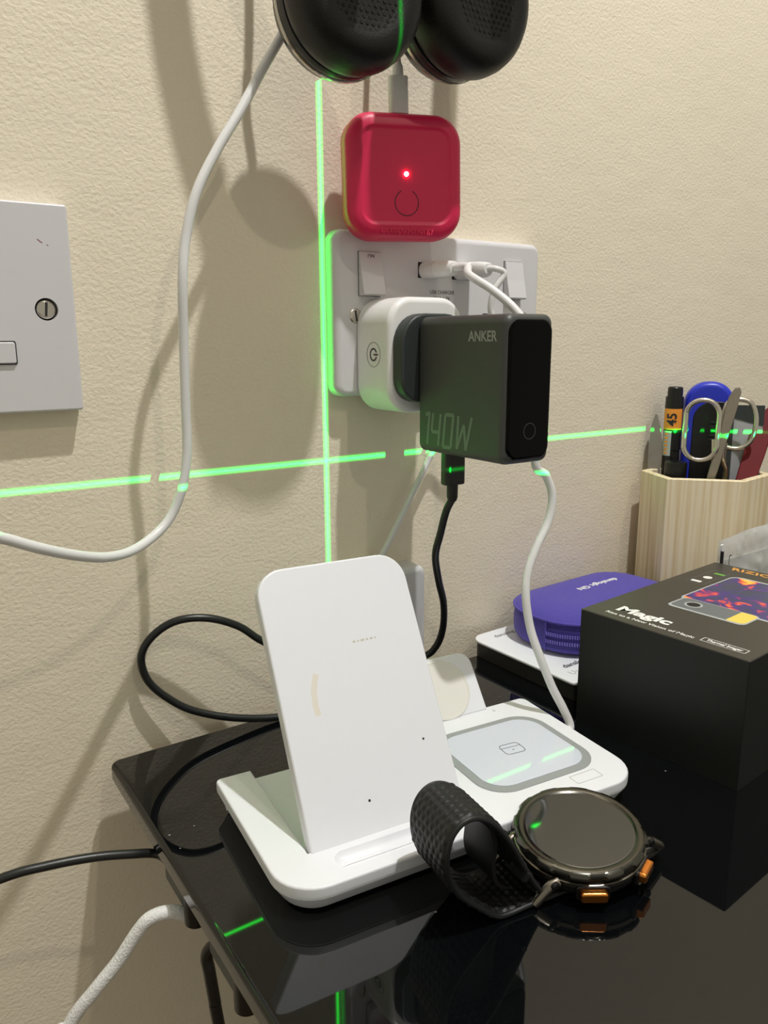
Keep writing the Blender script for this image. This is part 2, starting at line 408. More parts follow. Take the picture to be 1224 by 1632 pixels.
b = BM(); prism(b, rrect(-186, -154.9, -66.0, -56.2, .8, 2), 0, .35, XF(0, -8.2, 0)); obj('fuse_gap', b, DARKP, t)
b = BM(); prism(b, rrect(-185.5, -155.4, -65.5, -56.7, .8, 2), 0, 1.3, XF(0, -8.2, 0), 0, .5); fh = obj('fuse_holder', b, PLATE, t)
b = BM(); stroke(b, [(-142.6, -14.6), (-141.4, -15.6), (-140.6, -16.0)], .5, .03, XF(0, -8.2, 0)); stroke(b, [(-139.0, -16.6), (-138.4, -17.0)], .4, .03, XF(0, -8.2, 0)); obj('scuff', b, SCUFF, pl, label='small dark red scuff')

# ================================================================== DOUBLE SOCKET
t = thing('double_socket', 'white double wall socket with two rocker switches and a pair of charging ports', 'socket', (73, 0, -86))
b = BM(); prism(b, rrect(.5, 146.5, -86.5, 0, 6), 0, 10, XF(0, 0, 0), 0, 3.6, 5); obj('plate', b, PLATE, t)
for (x0, x1, z0, z1) in ((14.6, 28.2, -33.5, -11.2), (116.8, 130.6, -33, -11.2)):
    b = BM(); box(b, x0-.3, x1+.15, z0-.2, z1+.3, 0, .15, XF(0, -10, 0)); obj('switch_recess', b, DARKP, t)
    b = BM(); vs = []
    prof = [(z1, 0), (z1, 1.2), ((z0+z1)/2, 3.2), (z0+.8, 5.6), (z0, 4.4), (z0, 0)]
    loops(b, [[(x, z, w) for z, w in prof] for x in (x0, x1)], XF(0, -10.1, 0)); rk = obj('switch_rocker', b, PLATE, t, smooth=False)
    if x0 < 50:
        text('lettering', 'ON', 1.9, frame(((x0+x1)/2, -11.9, z1-2.2), (1, 0, 0), (0, -.3, 1)), DARKP, rk)
text('lettering', 'USB CHARGER', 2.0, XF(70.5, -10.02, -30.4), DARKP, t, xs=.93)
text('lettering', '2.1A = 5V', 1.9, XF(70.5, -10.02, -33.7), DARKP, t)
for x in (60, 84):
    b = BM(); box(b, x-6.6, x+6.2, -23.0, -14.6, 0, .15, XF(0, -10, 0)); obj('charging_port', b, HOLE, t)
screw(t, 12.6, -44, 10.0, R(100)); screw(t, 133.6, -44, 10.0, R(30))
for (x, z, wx, hz) in ((103, -44.5, 4.0, 6), (92, -62, 7, 4.5), (114, -62, 7, 4.5)):
    b = BM(); box(b, x-wx/2, x+wx/2, z-hz/2, z+hz/2, 0, .15, XF(0, -10, 0)); obj('pin_slot', b, HOLE, t)

# USB plugs with their white cables
def usb_cable(label, x, z, pts, r):
    t = thing('charging_cable', label, 'cable', (x, -10, z))
    b = BM(); rings = []
    for (d, wx, hz) in ((.2, 12.2, 8.2), (.6, 12.8, 8.8), (13, 12.8, 8.8), (13.4, 12.0, 8.0), (14, 12.0, 8.0), (14.4, 12.6, 8.6), (19, 11.5, 8.2), (22.5, 8.5, 7.0), (24, 6, 5.5)):
        rings.append([(p[0], p[1], d) for p in rrect(-wx/2, wx/2, -hz/2, hz/2, min(wx, hz)*.42, 5)])
    loops(b, rings, XF(x, -10, z)); obj('plug', b, CABLEW, t)
    b = BM(); tube(b, pts, r, 12); obj('cord', b, CABLEW, t)
    return t
ptsA = [Vector((60, -33, -19)), Vector((62, -42, -19.2)), at(748, 438, 49), at(786, 463, 62), at(824, 497, 75), Vector((72.5, -86, -60)), Vector((70.5, -94, -85)),
        at(853, 735, 96), at(870, 758, 97), at(880, 790, 99), at(874, 830, 100), at(855, 872, 101), at(841, 912, 102), at(838, 950, 104), at(845, 1000, 107), at(860, 1045, 112), at(880, 1095, 117), at(898, 1130, 121), Vector((66.5, -124.5, ZT+8.5)), Vector((60, -126, ZT+7.5))]
usb_cable('white cable from the left charging port, hanging down in front of the purple case', 60, -19, ptsA, 2.15)
ptsB = [Vector((84, -33, -18.6)), Vector((86, -37.5, -18.8)), Vector((90.5, -39.5, -21.5)), at(788, 462, 38), at(782, 490, 37), Vector((85, -36, -52)), Vector((78, -24, -80)), Vector((70, -13, -105)),
        at(688, 722, 9), at(668, 765, 9), at(640, 822, 9), at(615, 873, 8.5), Vector((25, -8.5, -184)), Vector((24, -8, -187.6))]
usb_cable('white cable from the right charging port, slanting down behind the black charger', 84, -18.6, ptsB, 1.7)

# ================================================================== SMART PLUG
t = thing('smart_plug', 'white rounded smart plug with a power button, plugged into the double socket', 'plug', (37, -10, -94))
b = BM(); prism(b, rrect(13, 61, -94, -35, 14, 9), 0, 31, XF(0, -10.1, 0), 1.2, 3.2, 5); obj('body', b, WHITE, t)
LM = frame((12.95, -26.5, -64), (0, -1, 0), (0, 0, 1))             # on the left side, facing -x
b = BM(); stroke(b, arc(6.3, 0, 360, 40), .35, .1, LM, True); bt = obj('button', b, GREYP, t)
b = BM(); stroke(b, arc(3.0, 20, 340, 24), .8, .14, LM); stroke(b, [(.2, 0), (4.3, 0)], .8, .14, LM); obj('power_symbol', b, DARKP, bt)

# ================================================================== BLACK CHARGER
t = thing('wall_charger', 'black block charger with a glossy display front, plugged into the white smart plug', 'charger', (39.5, -41, -113))
b = BM(); prism(b, rrect(15, 58, -88, -43.5, [15, 15, 12, 12], 7), 0, 8.4, XF(0, -41.2, 0), .8, 1.5); obj('plug_foot', b, FOOTB, t)
b = BM(); prism(b, rrect(25, 54.2, -112.6, -45.4, 4.5, 6), 0, 65, XF(0, -49.4, 0), 2.5, 3.5, 5); body = obj('body', b, BLACKM, t)
b = BM(); prism(b, rrect(26.6, 52.8, -110.6, -47.6, 6, 7), 0, 1.6, XF(0, -113.6, 0), 0, 1.5, 4); fr = obj('display', b, BLACKG, t, label='glossy black display front')
b = BM(); stroke(b, arc(3.6, 0, 360, 40, 40, -97.5), .35, .06, XF(0, -115.2, 0), True); obj('touch_ring', b, RINGD, fr)
CM = lambda y, z: frame((24.98, y, z), (0, -1, 0), (0, 0, 1))
text('lettering', 'ANKER', 4.6, CM(-98.5, -55.3), GREYP, t, off=.12, xs=.92)
# 140W in segment style strokes
b = BM()
def seg(P, x): stroke(b, [(x+p[0], p[1]) for p in P], 1.5, .05, CM(0, 0))
H = 16.0; s_ = .12; base_y, base_z = 56.5, -108.3
SH = [.04]
def SG(pts, x): SH[0] += .004; stroke(b, [(base_y+x+p[0]*6.2+p[1]*H*s_, p[1]*H) for p in pts], 1.8, SH[0], CM(0, base_z))
SG([(0, .92), (.5, 1.0)], -2); SG([(.5, 1.0), (.5, 0)], -2)
SG([(0, 1), (0, .42)], 4); SG([(0, .42), (1.05, .42)], 4); SG([(1, 1), (1, 0)], 4)
SG([(0, 0), (0, 1)], 14); SG([(0, 1), (1, 1)], 14); SG([(1, 1), (1, 0)], 14); SG([(1, 0), (0, 0)], 14)
SG([(0, 1), (.15, 0)], 24); SG([(.15, 0), (.75, .75)], 24); SG([(.75, .75), (1.25, 0)], 24); SG([(1.25, 0), (1.6, 1)], 24)
obj('lettering', b, FAINT, t)

# black cable from the underside of the charger
t = thing('charging_cable', 'black cable from the underside of the black charger, looping behind the white phone stand', 'cable', (39, -61, -113))
b = BM(); prism(b, rrect(33, 45.5, -64.7, -57.3, 2.6, 5), -130.2, -112.8, f0=1.0); pg = obj('plug', b, CABLEB, t)
b = BM(); lathe(b, [(3.0, -130.2), (2.9, -137), (2.2, -139)], T(39, -61, 0), 20); obj('strain_relief', b, CABLEB, t)
pts = [Vector((39, -61, -138)), at(711, 815, 60), at(702, 850, 58), at(694, 885, 55), at(699, 925, 51), at(707, 962, 47), at(706, 1000, 42), at(695, 1030, 38), Vector((40, -34, -236)), Vector((10, -30, -238)), Vector((-25, -26, -226)),
       at(423, 1024, 22), at(380, 998, 20), at(330, 985, 17), at(280, 990, 13), at(242, 1015, 9), at(225, 1048, 7), at(236, 1085, 7), at(268, 1113, 8.5), at(310, 1133, 11.5), at(375, 1144, 17), Vector((-45.5, -21, ZT+2.3)), Vector((-20, -25, ZT+2.1)), Vector((5, -40, ZT+2.1)), Vector((8, -60, ZT+2.2)), Vector((8, -84, ZT+5))]
b = BM(); tube(b, pts, 2.0, 12); obj('cord', b, CABLEB, t)

# ================================================================== PINK ENERGY MONITOR
pc = at(641, 285, 27)
PM = frame(pc, (math.cos(R(17)), -math.sin(R(17)), .02), (0, 0, 1))
t = thing('energy_monitor', 'square pink silicone monitor with a lit red light, hanging above the double socket', 'monitor', (pc.x, pc.y, pc.z-34))
ol = rrect(-30.5, 30.5, -30, 30, 14, 9)
b = BM()
rings = [(-8, 3), (-7, 1), (-5, 0), (2, 0), (4.5, .6), (6.2, 1.9), (7.2, 3.8), (7.6, 6.4), (7.6, 7.0), (7.0, 7.9), (6.7, 8.9)]
stack(b, ol, rings, PM); body = obj('body', b, PINK, t)
b = BM(); stroke(b, arc(6.2, 118, 422, 40, 0, -12.5), .45, .08, PM @ T(0, 0, 6.7)); obj('button_ring', b, PINKD, t)
b = BM(); lathe(b, [(1.15, -.3), (1.15, .3), (.9, .7), (.4, .95), (.05, 1.0)], PM @ T(0, 1, 6.7), 20); obj('indicator_light', b, LED, t)
text('lettering', 'octopusenergy', 3.3, PM @ T(0, -25.6, 7.2) @ Matrix.Rotation(R(-10), 4, 'X'), PINK, t, ext=.45, xs=1.0)
# its white cable, hanging from behind the headphones
t = thing('charging_cable', 'white cable coming down from behind the headphones into the top of the pink monitor', 'cable', tuple(PM @ Vector((0, 30, 0))))
b = BM(); prism(b, rrect(-4.9, 4.9, -3.2, 3.2, 2.4, 5), 0, 17.5, PM @ T(-1.0, 30.2, -1) @ Matrix.Rotation(R(-90), 4, 'X'), .5, .8); obj('plug', b, CABLEW, t)
b = BM(); lathe(b, [(2.9, 0), (2.6, 4.5), (1.9, 6.2)], PM @ T(-1.0, 47.6, -1) @ Matrix.Rotation(R(-90), 4, 'X'), 20); obj('strain_relief', b, CABLEW, t)
p0 = PM @ Vector((-1.0, 52, -1))
b = BM(); tube(b, [p0, p0+Vector((0, 1, 14)), p0+Vector((1.5, 6, 40)), p0+Vector((3, 12, 90)), p0+Vector((4, 14, 170)), p0+Vector((2, 14, 320))], 1.75, 12); obj('cord', b, CABLEW, t)

# ================================================================== HEADPHONES
hk = thing('wall_hook', 'metal wall hook above the frame carrying the black headphones', 'hook', (14, 0, 322))
b = BM(); lathe(b, [(12, 0), (12, 3), (10, 4)], XF(14, 0, 322), 28); obj('rose', b, CHROME, hk)
b = BM(); tube(b, [(14, -3, 322), (14, -40, 320), (14, -66, 319.5), (14, -72, 324), (14, -73, 332)], 4, 12); obj('arm', b, CHROME, hk)
t = thing('headphones', 'black over-ear headphones hanging on the wall with both perforated cushions facing out', 'headphones', (14, -55, 322))
def cup(cx, cy, cz, yaw, pitch, k):
    n = Vector((math.sin(R(yaw)), -math.cos(R(yaw)), 0)); n = (n*math.cos(R(pitch))+Vector((0, 0, math.sin(R(pitch))))).normalized()
    right = Vector((0, 0, 1)).cross(n).normalized()
    M = frame((cx, cy, cz), right, n.cross(right)) @ Matrix.Diagonal((k, k, .95, 1))
    b = BM(); lathe(b, [(20, -30), (27, -28), (31.5, -23), (33, -17), (33.2, -12), (32.4, -10.5), (30, -10)], M, 56); sh = obj('ear_cup', b, SHELL, t)
    b = BM(); lathe(b, [(33.25, -17.6), (33.7, -17.2), (33.7, -15.6), (33.25, -15.2)], M, 56, False, False); obj('trim_ring', b, CHROME, sh)
    prof = [(29, -10.2), (32, -9.6), (33.8, -6.5), (34.6, -2), (34.3, 3), (33, 7.4), (30.6, 10.6), (27.4, 12.6), (24, 13.3), (21, 13.1), (19, 12.6), (12, 12.2), (.1, 12.0)]
    b = BM(); lathe(b, prof, M, 72); cu = obj('ear_cushion', b, LEATHER, t, ang=60)
    b = BM()
    for i in range(-9, 10):
        for j in range(-9, 10):
            x, y = 3.1*(i+.5*(j % 2)), 2.7*j
            if x*x+y*y < 20.3**2: lathe(b, [(.85, -.4), (.85, 12.75 if x*x+y*y > 16**2 else 12.5 if x*x+y*y > 9**2 else 12.3)], M @ T(x, y, 0), 8)
    obj('perforation', b, HOLE, cu, kind='stuff', smooth=False)
    return M
ML = cup(-18.5, -62, 85.5, -4, 0, .885)
MR = cup(50.0, -55, 99.2, 2, -2, .95)
def band(pts, wd, th, name, mt, par):
    P = spline(pts, 8); rings = []
    for i, p in enumerate(P):
        a, c = P[max(i-1, 0)], P[min(i+1, len(P)-1)]; tg = (c-a).normalized(); y = Vector((0, 1, 0)); nrm = tg.cross(y).normalized()
        rings.append([p+nrm*u+y*v for u, v in rrect(-th/2, th/2, -wd/2, wd/2, th*.45, 3)])
    b = BM(); loops(b, rings, Matrix.Identity(4)); return obj(name, b, mt, par)
band([(-22, -74, 112), (-30, -66, 138), (-38, -61, 157), (-43, -60, 173), (-47, -60, 192), (-50, -60, 214), (-51, -60, 255), (-38, -60, 300), (14, -60, 330), (66, -58, 300), (80, -56, 255), (82, -56, 210), (79, -62, 172), (71, -70, 142), (62, -72, 122)], 9, 15, 'headband', SHELL, t)
for (x, y, z) in ((-27, -88, 106), (61, -80, 117)):
    b = BM(); prism(b, rrect(-5, 5, -9, 12, 4), -6, 6, frame((x, y+7, z), (0, 1, 0), (0, 0, 1)), 1, 1); obj('yoke', b, SHELL, t)
# white lead of the headphones
t = thing('headphone_cable', 'long white cable from behind the left ear cup, curving down to the left', 'cable', tuple(at(450, 55, 45)))
pts = [(-30, -24, 240), (-29, -24, 190), (-30, -24, 140), (-33, -24, 105), at(462, 30, 26), at(449, 57, 27), at(420, 107, 29), at(382, 178, 31), at(345, 240, 32), at(313, 307, 33), at(296, 380, 33), at(291, 450, 34), at(293, 550, 32), at(296, 650, 31), at(298, 720, 31), at(291, 775, 31), at(274, 820, 30), at(250, 850, 32), at(212, 877, 40), at(170, 888, 50), at(120, 885, 60), at(60, 873, 69), at(0, 857, 74), at(-90, 842, 82), (-250, -120, -150), (-330, -160, -200), (-420, -200, -320)]
b = BM(); tube(b, pts, 2.15, 12); obj('cord', b, CABLEW, t)

# ================================================================== WHITE BOX BEHIND THE STAND
t = thing('wall_adapter', 'white rounded adapter on the wall, half hidden behind the phone stand', 'adapter', (30, 0, -246))
b = BM(); prism(b, rrect(2, 57.5, -246, -187.5, 6), 0, 15, XF(0, -.1, 0), 0, 4, 5); bd = obj('body', b, PLATE, t)
b = BM(); prism(b, rrect(12, 47, -236, -198, 4), 0, .5, XF(0, -15.1, 0), 0, .3); obj('front_panel', b, PLATE, t)

# ================================================================== CHARGING STATION
SR = R(-5.5); e1 = Vector((math.cos(SR), math.sin(SR), 0)); e2 = Vector((-math.sin(SR), math.cos(SR), 0))
SMt = frame((-25, -130, ZT), e1, e2)
t = thing('charging_station', 'white three-in-one charging station with a tilted phone stand, standing on the black glass desk', 'charger', (-25, -130, ZT))
full = rrect(-84, 83.5, -42, 44, [4, 2.5, 17, 17], 8)
b = BM(); stack(b, full, [(1.2, 6), (3.0, 4), (8.6, .5), (9.0, .15), (9.2, .15)], SMt); obj('lower_shell', b, STANDW, t)
for (u, v) in ((-68, -28), (68, -28), (-68, 30), (68, 30)):
    b = BM(); lathe(b, [(5, 0), (5, 1.4)], SMt @ T(u, v, 0), 20); obj('rubber_foot', b, FOOTB, t)
NL, NR, NV = -67.8, 2.3, -21.5
ou = [(83.5, 44)]
ou = rrect(-84, 83.5, -42, 44, [4, 2.5, 17, 17], 8)
k = 9          # first corner has nine points: (back right); the notch opens in the back edge after it
notch = [(NR, 44), (NR, NV), (NL, NV), (NL, 44)]
ou = ou[:k] + notch + ou[k:]
b = BM(); stack(b, ou, [(9.2, .45), (9.7, .45), (9.9, 0), (13.0, 0), (13.6, .3), (14.0, .9)], SMt); top = obj('upper_shell', b, STANDW, t)
b = BM(); cap = rrect(-61, 0, -36.5, -26.5, 4.9, 7); stack(b, cap, [(16, -1.4), (14, 0), (12.6, 1.0), (11.0, 3.2)], SMt); cut(top, b)
b = BM(); stroke(b, rrect(52, 66, -34.5, -28.5, .5, 2), .22, .05, SMt @ T(0, 0, 14.0), True); obj('panel_outline', b, GREYP, t)
# folding phone panel
tilt = R(60)
PMt = frame(SMt @ Vector((-67.2, -25.2, 10.6)), e1, e2*math.cos(tilt)+Vector((0, 0, 1))*math.sin(tilt))
b = BM(); prism(b, rrect(0, 68.3, 0, 113, [12, 12, 1.5, 1.5], 8), -6.5, 0, PMt, 1.6, 1.0, 4); pn = obj('phone_panel', b, STANDW, t)
for (u, v, r) in ((27.5, 16, .55), (57, 33, .5)):
    b = BM(); lathe(b, [(r, 0), (r, .06)], PMt @ T(u, v, 0), 10); obj('pin_hole', b, DARKP, pn)
b = BM(); stroke(b, [(14.5, 52), (14.1, 56), (14.8, 62), (17, 68)], 2.4, .02, PMt); obj('smudge', b, SMUDGE, pn, label='pale brown smudge')
b = BM(); x = 36
for wd in (1.2, .7, 1.6, .9, 1.3, .6): stroke(b, [(x, 77.6), (x+wd, 77.8)], .8, .03, PMt); x += wd+.9
obj('worn_print', b, WORN, pn)
b = BM(); prism(b, rrect(-5, 5, 0, 62, 2, 4), -4, 0, frame(SMt @ Vector((-32, 34, 10.5)), e1, e2*(-.40)+Vector((0, 0, .92))), 1, 1); obj('prop_leg', b, STANDW, t)
# charging pad for earbuds
b = BM(); stack(b, rrect(13, 74.5, -26.5, 28.5, 14, 9), [(13.9, 0), (14.35, 0), (14.5, .3)], SMt); rg = obj('pad_ring', b, RING, t, label='grey soft ring round the pad')
b = BM(); stack(b, rrect(16.8, 70.7, -22.7, 24.7, 11, 9), [(14.4, 0), (14.7, 0), (14.8, .3)], SMt); pad = obj('charging_pad', b, PAD, t, label='pale glossy charging pad')
IM = SMt @ T(44.5, 2, 14.8) @ Matrix.Rotation(R(-4), 4, 'Z')
b = BM(); stroke(b, rrect(-5.2, 5.2, -4.2, 4.2, 2, 5), .32, .05, IM, True); stroke(b, [(-5.2, 1.4), (5.2, 1.4)], .28, .05, IM); stroke(b, [(-.5, -1), (.5, -1)], .4, .05, IM); obj('earbud_icon', b, DARKP, pad)
# watch holder
HM = frame(SMt @ Vector((12.5, 40.5, 13.6)), e1, e2*.60+Vector((0, 0, 1))*.80)
b = BM(); prism(b, rrect(0, 46, 0, 32.5, [7, 7, 1, 1], 6), -6, 0, HM, 1.2, 1.2); hd = obj('watch_holder', b, STANDW, t)
b = BM(); lathe(b, [(15.4, 0), (15.4, .5), (15.0, .8), (14.4, .8), (14.2, .55), (.1, .5)], HM @ T(24, 15.5, 0), 48); obj('watch_puck', b, CLEARD, hd, label='round clear-rimmed puck')
text('lettering', 'C', 1.6, SMt @ T(60.5, 38.2, 14.05), GREYP, t)

# ================================================================== SMART WATCH
WC = Vector((-1.5, -192.5, ZT)); AX = R(-7)
WM = T(*WC) @ Matrix.Rotation(AX, 4, 'Z')
t = thing('smart_watch', 'round smart watch with orange buttons and black woven strap, on the black desk', 'watch', tuple(WC))
WM0 = WM; WM = WM @ T(0, 0, 9) @ Matrix.Rotation(-AX, 4, 'Z') @ Matrix.Rotation(R(6), 4, Vector((.653, -.757, 0))) @ Matrix.Rotation(AX, 4, 'Z') @ T(0, 0, -8.0)
b = BM(); lathe(b, [(15, 3.4), (19, 3.6), (23.4, 5.2), (24.2, 6.8), (24.2, 9.4), (23.6, 10.2)], WM, 64); obj('case_back', b, CASEB, t)
b = BM(); lathe(b, [(23.5, 9.2), (24.9, 9.4), (25.0, 10.9), (24.2, 11.3), (22, 11.4)], WM, 64); obj('case_band', b, CASEM, t)
b = BM(); lathe(b, [(22.5, 11.2), (24.0, 11.5), (24.0, 12.9), (23, 13.1)], WM, 64); obj('bezel_seat', b, CASEB, t)
b = BM(); n = 192; rings = []
for (r, z, notchy) in ((22.5, 12.6, 0), (25.0, 12.8, 1), (25.4, 13.4, 1), (25.2, 14.4, 1), (24.3, 15.2, .4), (23.0, 15.5, 0), (21.8, 15.5, 0), (21.0, 15.0, 0), (20.4, 14.6, 0)):
    ring = []
    for k in range(n):
        a = 2*math.pi*k/n; q = (a*12/(2*math.pi)) % 1.0; dip = 1.0 if q < .42 else 0
        rr = r-.75*notchy*dip; ring.append((rr*math.cos(a), rr*math.sin(a), z))
    rings.append(ring)
loops(b, rings, WM); bz = obj('bezel', b, BEZEL, t)
b = BM(); lathe(b, [(20.9, 14.2), (20.8, 14.9), (20.2, 15.05), (.1, 15.1)], WM, 64); obj('screen', b, LENS, t)
for a in (-118, -62):
    BMx = WM @ Matrix.Rotation(R(a), 4, 'Z') @ T(24.6, 0, 7.6)
    b = BM(); prism(b, rrect(-4.9, 4.9, -2.1, 2.1, 1.2, 4), 0, 3.2, BMx @ frame((0, 0, 0), (0, 1, 0), (0, 0, 1)), 0, .9); bb = obj('button', b, ORANGE, t, label='orange metal button')
    b = BM(); prism(b, rrect(-6.2, 6.2, -3.0, 3.0, 1.5, 4), 0, 1.2, BMx @ frame((-.5, 0, 0), (0, 1, 0), (0, 0, 1)), 0, .5); obj('button_guard', b, CASEB, bb)
for sx in (-1, 1):
    for sy in (-1, 1):
        b = BM(); tube(b, [(sx*20.5, sy*13.2, 9.6), (sx*24, sy*13, 8.6), (sx*28.5, sy*12.8, 5.2), (sx*30.5, sy*12.7, 3.4)], lambda q: 2.3-.6*q, 10, 6)
        bmesh.ops.transform(b, matrix=WM, verts=b.verts); lg = obj('lug', b, CASEM, t)
        b = BM(); lathe(b, [(1.7, 0), (1.7, .8), (1.2, 1.3), (.1, 1.4)], WM @ frame((sx*23.0, sy*14.3, 9.8), (1, 0, 0), (0, 0, 1)) if sy < 0 else WM @ frame((sx*23.0, sy*14.3, 9.8), (-1, 0, 0), (0, 0, 1)), 16); obj('lug_screw', b, CASEB, lg)
WM = WM0
# woven strap: profile in the u-w plane of the watch, swept across its width
prof = [(-27.5, 6.0), (-31, 11), (-35.5, 19), (-41, 29), (-48, 38.5), (-55, 43.5), (-61, 43.5), (-65.5, 39), (-67, 31), (-65, 22), (-59.5, 14), (-52.5, 7.5), (-46.5, 2.6), (-41.5, 1.4), (-33, 1.7), (-20, 1.8), (0, 1.8), (20, 1.8), (26, 2.4), (31, 4.2)]
P = spline([(a, 0, c) for a, c in prof], 8)
L = [0]
for a, c in zip(P, P[1:]): L.append(L[-1]+(c-a).length)
def along(s):
    for i in range(len(L)-1):
        if L[i+1] >= s:
            q = (s-L[i])/max(L[i+1]-L[i], 1e-9); p = P[i].lerp(P[i+1], q); tg = (P[min(i+2, len(P)-1)]-P[max(i-1, 0)]).normalized(); return p, Vector((tg.z, 0, -tg.x))
    return P[-1], Vector((0, 0, -1))
ns = int(L[-1]/.45); nw = 44; half = 12.0
b = BM(); grid = {}
for side in (1, -1):
    for i in range(ns+1):
        s = L[-1]*i/ns; p, nr = along(s)
        for j in range(nw+1):
            v = -half+2*half*j/nw
            ph = math.pi*(s/3.0); row = math.sin(math.pi*v/3.0 + (math.pi/2 if int(s/3.0) % 2 else 0))
            bumpy = (.5+.5*abs(math.sin(ph))*abs(row))*1.0
            if abs(v) > half-.9: bumpy = .2
            q = p + nr*side*(.5+bumpy*1.15)
            grid[side, i, j] = b.verts.new(WM @ Vector((q.x, v, q.z)))
for side in (1, -1):
    for i in range(ns):
        for j in range(nw):
            f = (grid[side, i, j], grid[side, i+1, j], grid[side, i+1, j+1], grid[side, i, j+1]); b.faces.new(f)
for j in range(nw):
    for i in (0, ns): b.faces.new((grid[1, i, j], grid[1, i, j+1], grid[-1, i, j+1], grid[-1, i, j]))
for i in range(ns):
    for j in (0, nw): b.faces.new((grid[1, i, j], grid[1, i+1, j], grid[-1, i+1, j], grid[-1, i, j]))
st = obj('strap', b, STRAP, t, ang=80)
for v in (-half, half):
    b = BM(); tube(b, [WM @ Vector((q.x, v, q.z)) for q in P[::2]], .95, 8, 2); obj('strap_edging', b, STRAPE, st)
b = BM(); TP = spline([(-50, 0, 38.5), (-46, 0, 33), (-44.5, 0, 26), (-45, 0, 18), (-43, 0, 11), (-38, 0, 7.5)], 6)
loops(b, [[WM @ Vector((q.x+dx, v, q.z)) for dx, v in ((-.8, -7.5), (.8, -7.5), (.8, 11), (-.8, 11))] for q in TP], Matrix.Identity(4)); obj('strap_tail', b, STRAP, t)
for v in (-8,):
    b = BM(); prism(b, rrect(-1.8, 1.8, -4.5, 4.5, .6, 2), 0, 1.6, WM @ T(-34.0, v-1.0, 14.2) @ Matrix.Rotation(R(-62), 4, 'Y')); obj('strap_tip', b, STRAPE, st)

# ================================================================== BLACK BOX
BX = frame((95.5, -198.5, ZT), (.9955, .095, 0), (-.095, .9955, 0))            # u along the front edge, v along the left edge
t = thing('product_box', 'black cardboard box with a thermal camera picture on its lid', 'box', (150, -150, ZT))
BL_, BD_, BH_ = 136, 89.5, 63
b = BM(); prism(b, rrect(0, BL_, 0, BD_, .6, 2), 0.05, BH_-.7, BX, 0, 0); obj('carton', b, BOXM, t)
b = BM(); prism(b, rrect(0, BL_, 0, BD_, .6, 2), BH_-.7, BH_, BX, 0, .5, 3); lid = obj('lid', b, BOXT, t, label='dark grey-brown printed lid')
# lid print: reads towards the front, letters' tops towards +u
BT = BX @ T(0, 0, BH_) @ frame((0, 0, 0), (0, -1, 0), (1, 0, 0))         # x' = -v (reading), y' = u
def bt(v, u, h=.02): return BT @ T(-v, u, h)
text('title', 'Magic', 7.6, bt(62.5, 16.0), PW, lid, ext=.03, off=.42, xs=1.22)
text('tagline', 'Rise to a New Vision of Magic', 2.5, bt(54.5, 7.0), PW, lid, ext=.03, off=.05, xs=1.12)
text('caption', 'Thermal Imager', 2.6, bt(16.4, 8.9), PW, lid, ext=.03, off=.07, xs=.72)
b = BM(); stroke(b, rrect(-10.6, 10.6, -2.4, 2.4, .4, 2), .3, .03, bt(16.4, 8.9, 0), True); obj('caption_frame', b, PW, lid)
text('lettering', 'RIZIO', 5.4, bt(74.5, 129.5), PGOLD, lid, ext=.03, off=.22, xs=1.12, space=1.1, align='LEFT', shear=-.3)
b = BM(); prism(b, rrect(-3, 3, -.9, 2.2, .4, 2), 0, .03, bt(76.5, 90)); obj('icon', b, PW, lid)
b = BM(); prism(b, circle(2.6, 20), 0, .03, bt(75.5, 101.5)); obj('icon', b, PW, lid)
b = BM(); prism(b, rrect(-3.2, 3.2, -1.4, 1.4, .5, 2), 0, .03, bt(74, 112.5)); obj('icon', b, PGREEN, lid)
b = BM(); stroke(b, rrect(-5.2, 5.2, -15, 17, .5, 2), .25, .03, bt(75.5, 101), True); obj('icon_frame', b, PGREY, lid)
# picture of the imager and of a phone screen, flat print
b = BM(); prism(b, rrect(-67, -4, 54, 116, 6, 5), 0, .02, bt(0, 0)); obj('phone_picture', b, PSIL, lid)
b = BM(); prism(b, rrect(-66, -5, 56, 114, 5, 5), 0, .04, bt(0, 0)); obj('screen_picture', b, THERM, lid)
b = BM(); prism(b, rrect(-21, 21, -9.5, 9.5, 3.5, 4), 0, .06, bt(44, 49)); obj('imager_edge', b, PSIL, lid)
b = BM(); prism(b, rrect(-20, 19.6, -7.6, 9.0, 3, 4), 0, .08, bt(44, 49)); obj('imager_picture', b, PGREY, lid)
b = BM(); prism(b, rrect(11, 20, -7.6, 9.0, [3, .3, .3, 3], 4), 0, .10, bt(44, 49)); obj('imager_band', b, PYEL, lid)
b = BM(); prism(b, circle(4.6, 28), 0, .10, bt(55, 50)); obj('lens_ring_picture', b, PSIL, lid)
b = BM(); prism(b, circle(3.5, 28), 0, .12, bt(55, 50)); obj('lens_picture', b, BOXM, lid)

# ================================================================== BOOKLET + PURPLE CASE
KX = frame((97.0, -8.0, ZT), (.9975, .04, 0), (-.04, .9975, 0))
t = thing('booklet', 'white user guide booklet lying under the purple case', 'booklet', (160, -50, ZT))
b = BM(); prism(b, rrect(2.5, 118, -86, -1.5, [2, 6, 2, 2], 5), .1, 10.4, KX); obj('dark_slab', b, DARKSLAB, t, label='dark slab under the cover')  # plain dark grey slab below the white cover, slightly inset
b = BM(); prism(b, rrect(0, 120, -88, 0, [3, 10, 3, 3], 7), 10.4, 12.0, KX, .4, .7); cv = obj('cover', b, PAPER, t)
text('lettering', 'danalogic', 3.6, KX @ T(24, -9.5, 12.03), DARKP, t, ext=.03, xs=1.1)
text('lettering', 'danalogic', 4.0, KX @ T(24, -68.5, 12.03), DARKP, t, ext=.03, off=.12, xs=1.1)
text('lettering', 'User Guide', 4.6, KX @ T(24, -77, 12.03), GREYP, t, ext=.03, off=-.1)

